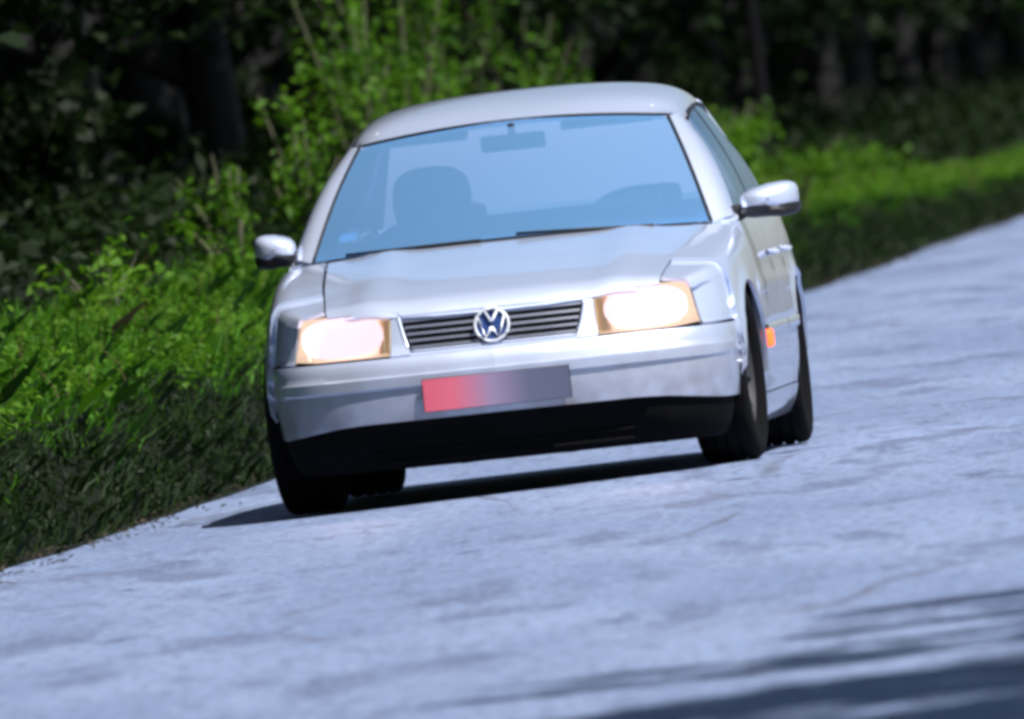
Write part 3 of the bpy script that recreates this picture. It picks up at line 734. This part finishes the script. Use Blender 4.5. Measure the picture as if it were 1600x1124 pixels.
# --- headlights
for sg in (-1, 1):
    def lp(s, z, d=0):
        p = S(s, z); nx, ny = np.interp(s, _idx, _nx), np.interp(s, _idx, _ny); return (p[0] - nx * d, p[1] - ny * d, z)
    def ltop(s): x = S(s, .65)[0]; return float(np.interp(x, [.385, .50, .70, .80], [.716, .722, .720, .712]))
    def lbot(s): x = S(s, .65)[0]; return float(np.interp(x, [.385, .62, .72, .80, .83], [.563, .563, .572, .60, .63]))
    sl = lin(s_lin, s_lout, 24)
    hl = panel('headlight', [[[lp(s, lbot(s) + (ltop(s) - lbot(s)) * k, .075) for s in sl] for k in lin(0, 1, 8)],
        [[lp(s, lbot(s), d) for s in sl] for d in (.004, .075)], [[lp(s, ltop(s), d) for s in sl] for d in (.004, .075)],
        [[lp(sl[0], lbot(sl[0]) + (ltop(sl[0]) - lbot(sl[0])) * k, d) for d in (.004, .075)] for k in lin(0, 1, 4)],
        [[lp(sl[-1], lbot(sl[-1]) + (ltop(sl[-1]) - lbot(sl[-1])) * k, d) for d in (.004, .075)] for k in lin(0, 1, 4)]], M['reflector'], CAR, 0, sg)
    panel('lens', [[[lp(s, lbot(s) + (ltop(s) - lbot(s)) * k, 0) for s in sl] for k in lin(0, 1, 8)]], M['lens'], hl, 0, sg)
    # lit oval low-beam reflector
    c = S(s_x(.575), .643); fwd = Vector((.14, -.985, 0)); side = Vector((.985, .14, 0)); c = Vector(c) - fwd * .018
    rings = []
    for rr, dep in ((0, -.014), (.4, -.012), (.75, -.004), (1, .008)):
        rings.append([(c + side * (math.copysign(abs(math.cos(a)) ** .75, math.cos(a)) * .150 * rr) + Vector((0, 0, math.copysign(abs(math.sin(a)) ** .8, math.sin(a)) * .073 * rr)) + fwd * dep)[:] for a in lin(0, 2 * math.pi, 33)])
    panel('low_beam', [rings], M['lowbeam'], hl, 0, sg)
    # inner indicator behind the same lens
    panel('indicator', [[[lp(s_x(x), z, .040 + .02 * ((x - .42) / .03) ** 2) for x in lin(.396, .446, 7)] for z in lin(.572, .708, 7)]], M['amber'], hl, 0, sg)
    ld = bpy.data.lights.new('headlight_beam', 'SPOT'); ld.energy = 15; ld.spot_size = R(26); ld.spot_blend = .9; ld.color = (1, .78, .80); ld.shadow_soft_size = .05
    lo = bpy.data.objects.new('headlight_beam', ld); COL.objects.link(lo); lo.parent = hl
    p = Vector(BT((c.x * sg, c.y - .10, c.z))); lo.location = p
    lo.rotation_euler = Vector((0, .985, .10)).to_track_quat('Z', 'Y').to_euler()

# --- mirrors
def mirror(sg):
    kx = 1 if sg > 0 else .72; ox = .925 if sg > 0 else .872
    o = None
    V, F = [], []
    cx, cy, cz = ox, -.655, .965; n, k = 20, 12
    G = []
    for j, (dy, sc) in enumerate(((-.085, .05), (-.083, .35), (-.072, .65), (-.05, .88), (-.01, 1.0), (.04, 1.0), (.055, .97))):
        row = []
        for a in lin(0, 2 * math.pi, 33):
            ca, sa = math.cos(a), math.sin(a); ex = math.copysign(abs(ca) ** .55, ca) * .105 * kx * sc; ez = math.copysign(abs(sa) ** .6, sa) * .056 * sc
            if ex < 0: ez *= 1 - .25 * (-ex / .105 / kx)
            row.append((cx + ex, cy + dy + (ex * .18), cz + ez + .008 * (ex / .1)))
        G.append(row)
    o = panel('side_mirror', [G], P_, CAR, .0, sg)
    panel('mirror_glass', [[[(cx + math.copysign(abs(math.cos(a)) ** .55, math.cos(a)) * .098 * kx * r, cy + .052 + math.cos(a) * .018 * r, cz + math.sin(a) * .05 * r) for a in lin(0, 2 * math.pi, 33)] for r in (.02, .5, 1)]], M['chrome'], o, 0, sg)
    # black lower shell and foot
    G2 = []
    for dy, sc in ((-.088, .04), (-.086, .4), (-.075, .7), (-.05, .92), (0, 1.03), (.045, 1.03)):
        G2.append([(cx + math.copysign(abs(math.cos(a)) ** .55, math.cos(a)) * .107 * kx * sc, cy + dy + .018 * math.cos(a), cz - .022 - (.046 * sc) * abs(math.sin(a)) ** .6 * (1 if math.cos(a) > 0 else .9)) for a in lin(math.pi, 2 * math.pi, 17)])
    panel('mirror_base', [G2], M['black'], o, .004, sg)
    box('mirror_foot', (sg * .815, -.655, .93), (.07, .09, .05), M['black'], o, .015, None, 3)
mirror(1); mirror(-1)
# triangular mirror mounts are part of the door window
# --- wipers
for x0, x1 in ((-.10, -.60), (.52, .03)):
    p = [(Vector(ws(x / .722, u)) + Vector((0, -.006, .004)))[:] for x, u in ((x0, -.012), ((x0 + x1) / 2, -.004), (x1, .012))]
    wp = pipe('wiper', [[(p[0], .006), (p[1], .005), (p[2], .004)]], M['black'], CAR)

# --- underbody
panel('engine_undertray', [[[(x, y, z + .008 * math.sin(x * 17 + 1) * (1 if abs(x) < .6 else 0)) for x in lin(-.66, .66, 25)] for y, z in ((-1.95, .19), (-1.9, .176), (-1.5, .176), (-.9, .18))]], M['under'], CAR, .03, 1, True, 0)
box('floor_pan', (0, .35, .22), (1.50, 2.6, .06), M['under'], CAR, .01)
box('engine_bay', (0, -1.50, .40), (1.05, .85, .42), M['under'], CAR, .03)
box('boot_floor', (0, 1.80, .36), (1.10, .5, .2), M['under'], CAR, .03)
pipe('exhaust', [[((-.35, 1.5, .24), .03), ((-.40, 2.18, .25), .025)]], M['under'], CAR)
for y in (AF, AR): pipe('axle', [[((-.66, y, .34), .03), ((0, y, .30), .035), ((.66, y, .34), .03)]], M['under'], CAR)

# --- interior
def cushion(name, c, s, rot, m, parent, e=.45):
    rt = Matrix.Rotation(rot, 3, 'X'); pw = lambda v: math.copysign(abs(v) ** e, v); G = []
    for b in lin(-math.pi / 2, math.pi / 2, 17):
        G.append([(Vector(c) + rt @ Vector((s[0] / 2 * pw(math.cos(b)) * pw(math.cos(a)), s[1] / 2 * pw(math.cos(b)) * pw(math.sin(a)), s[2] / 2 * pw(math.sin(b)))))[:] for a in lin(0, 2 * math.pi, 33)])
    return panel(name, [G], m, parent, 0)
for x in (-.36, .36):
    dz = 0 if x < 0 else -.11
    st = cushion('front_seat', (x, .12, .70 + dz), (.48, .15, .62), R(-14), M['seat'], CAR)
    cushion('headrest', (x, .225, 1.075 + dz * 1.4), (.29, .12, .25), R(-8), M['seat'], st, .7)
    cushion('seat_cushion', (x, -.15, .46), (.50, .52, .15), R(4), M['seat'], st)
cushion('rear_bench', (0, 1.02, .72), (1.25, .16, .56), R(-18), M['seat'], CAR)
for x in (-.36, .36): cushion('rear_headrest', (x, 1.14, 1.00), (.24, .08, .09), 0, M['seat'], CAR)
db = panel('dashboard', [[[(.70 * t, y + .12 * t * t, z - .02 * t * t) for t in lin(-1, 1, 15)] for y, z in ((-.93, .905), (-.80, .915), (-.62, .905), (-.55, .86), (-.53, .70), (-.60, .5))]], M['dash'], CAR, .02)
box('instrument_hood', (.36, -.57, .925), (.34, .16, .05), M['dash'], db, .02, None, 3)
sw = [[(.36 + .185 * math.cos(a), -.40 + .07 * math.sin(a), .83 + .17 * math.sin(a)) for a in lin(0, 2 * math.pi, 33)]]
stw = pipe('steering_wheel', [[(p, .015) for p in sw[0]]], M['black'], CAR)
box('steering_boss', (.36, -.42, .81), (.16, .06, .12), M['black'], stw, .02, Matrix.Rotation(R(-22), 3, 'X'))
panel('headliner', [[[(.56 * t, y, roof_z(y) - .035 - .03 * t * t) for t in lin(-1, 1, 13)] for y in lin(-.27, 1.03, 8)]], M['liner'], CAR, 0)
mb = box('interior_mirror', (0, -.33, 1.262), (.235, .03, .06), M['black'], CAR, .012, None, 3)
box('mirror_stalk', (0, -.345, 1.305), (.025, .03, .05), M['black'], mb, .006)
for x in (-.34, .34): box('sun_visor', (x, -.20, 1.315), (.34, .12, .014), M['liner'], CAR, .005, Matrix.Rotation(R(25), 3, 'X'))
for sg in (-1, 1): panel('door_trim', [[[(.775, y, z) for z in (.25, .6, .90)] for y in (-.75, .2, 1.0)]], M['dash'], CAR, .01, sg)
panel('parcel_shelf', [[[(x, y, .965) for x in (-.62, 0, .62)] for y in (1.16, 1.55)]], M['dash'], CAR, .01)
panel('bulkhead', [[[(x, -.86, z) for z in (.3, .6, .88)] for x in (-.74, 0, .74)]], M['under'], CAR, .01)
st = panel('windscreen_sticker', [[[(Vector(ws(t, u)) + Vector((0, .006, -.006)))[:] for t in (-.90, -.85, -.80)] for u in (.13, .16, .19)]], simple('paper', (.7, .72, .75), .6, noise=.1), CAR, 0)

# --- wheels
def wheel_meshes():
    W = empty('wheel')
    ty = [(-.07, .200), (-.088, .212), (-.1075, .250), (-.106, .285), (-.096, .306), (-.082, .3155)]
    for g in (-.045, 0.0, .045): ty += [(g - .0075, .317), (g - .006, .309), (g + .006, .309), (g + .0075, .317)]
    ty += [(.082, .3155), (.096, .306), (.106, .285), (.1075, .250), (.088, .212), (.07, .200)]
    t = lathe('tyre', ty, M['rubber'], W, 56)
    r = lathe('rim', [(-.07, .201), (-.075, .190), (-.05, .18), (.02, .172), (.062, .186), (.078, .199), (.07, .203)], M['rim'], W, 48)
    d = lathe('brake_disc', [(.005, .05), (.005, .14), (-.01, .14)], M['chrome'], W, 32)
    V, F = [], []
    for k in range(7):
        a0 = 2 * math.pi * k / 7
        sec = []
        for rad, hw, ax in ((.03, .028, .062), (.10, .020, .060), (.185, .032, .068)):
            for sgn, dx in ((-1, 0), (1, 0), (1, -.03), (-1, -.03)):
                yy, zz = rad, sgn * hw; V.append((ax + dx, yy * math.cos(a0) - zz * math.sin(a0), yy * math.sin(a0) + zz * math.cos(a0)))
        b = k * 12
        for i in range(2):
            for j in range(4): F.append((b + i * 4 + j, b + i * 4 + (j + 1) % 4, b + i * 4 + 4 + (j + 1) % 4, b + i * 4 + 4 + j))
    sp = pydata('spokes', V, F, M['rim'], W, False)
    h = lathe('hub_cap', [(.05, .05), (.070, .045), (.074, .0005)], M['chrome'], W, 24)
    return W
W0 = wheel_meshes(); W0.parent = CAR
def place_wheel(o, x, y, steer): o.location = (x, y, .317); o.rotation_euler = (0, 0, (0 if x > 0 else math.pi) + steer)
first = True
for (x, y, st) in ((.757, AF, R(-3)), (-.757, AF, R(-3)), (.757, AR, 0), (-.757, AR, 0)):
    if first: o = W0; first = False
    else:
        o = W0.copy(); COL.objects.link(o); o.parent = CAR
        for ch in list(W0.children):
            c = ch.copy(); COL.objects.link(c); c.parent = o
    place_wheel(o, x, y, st)
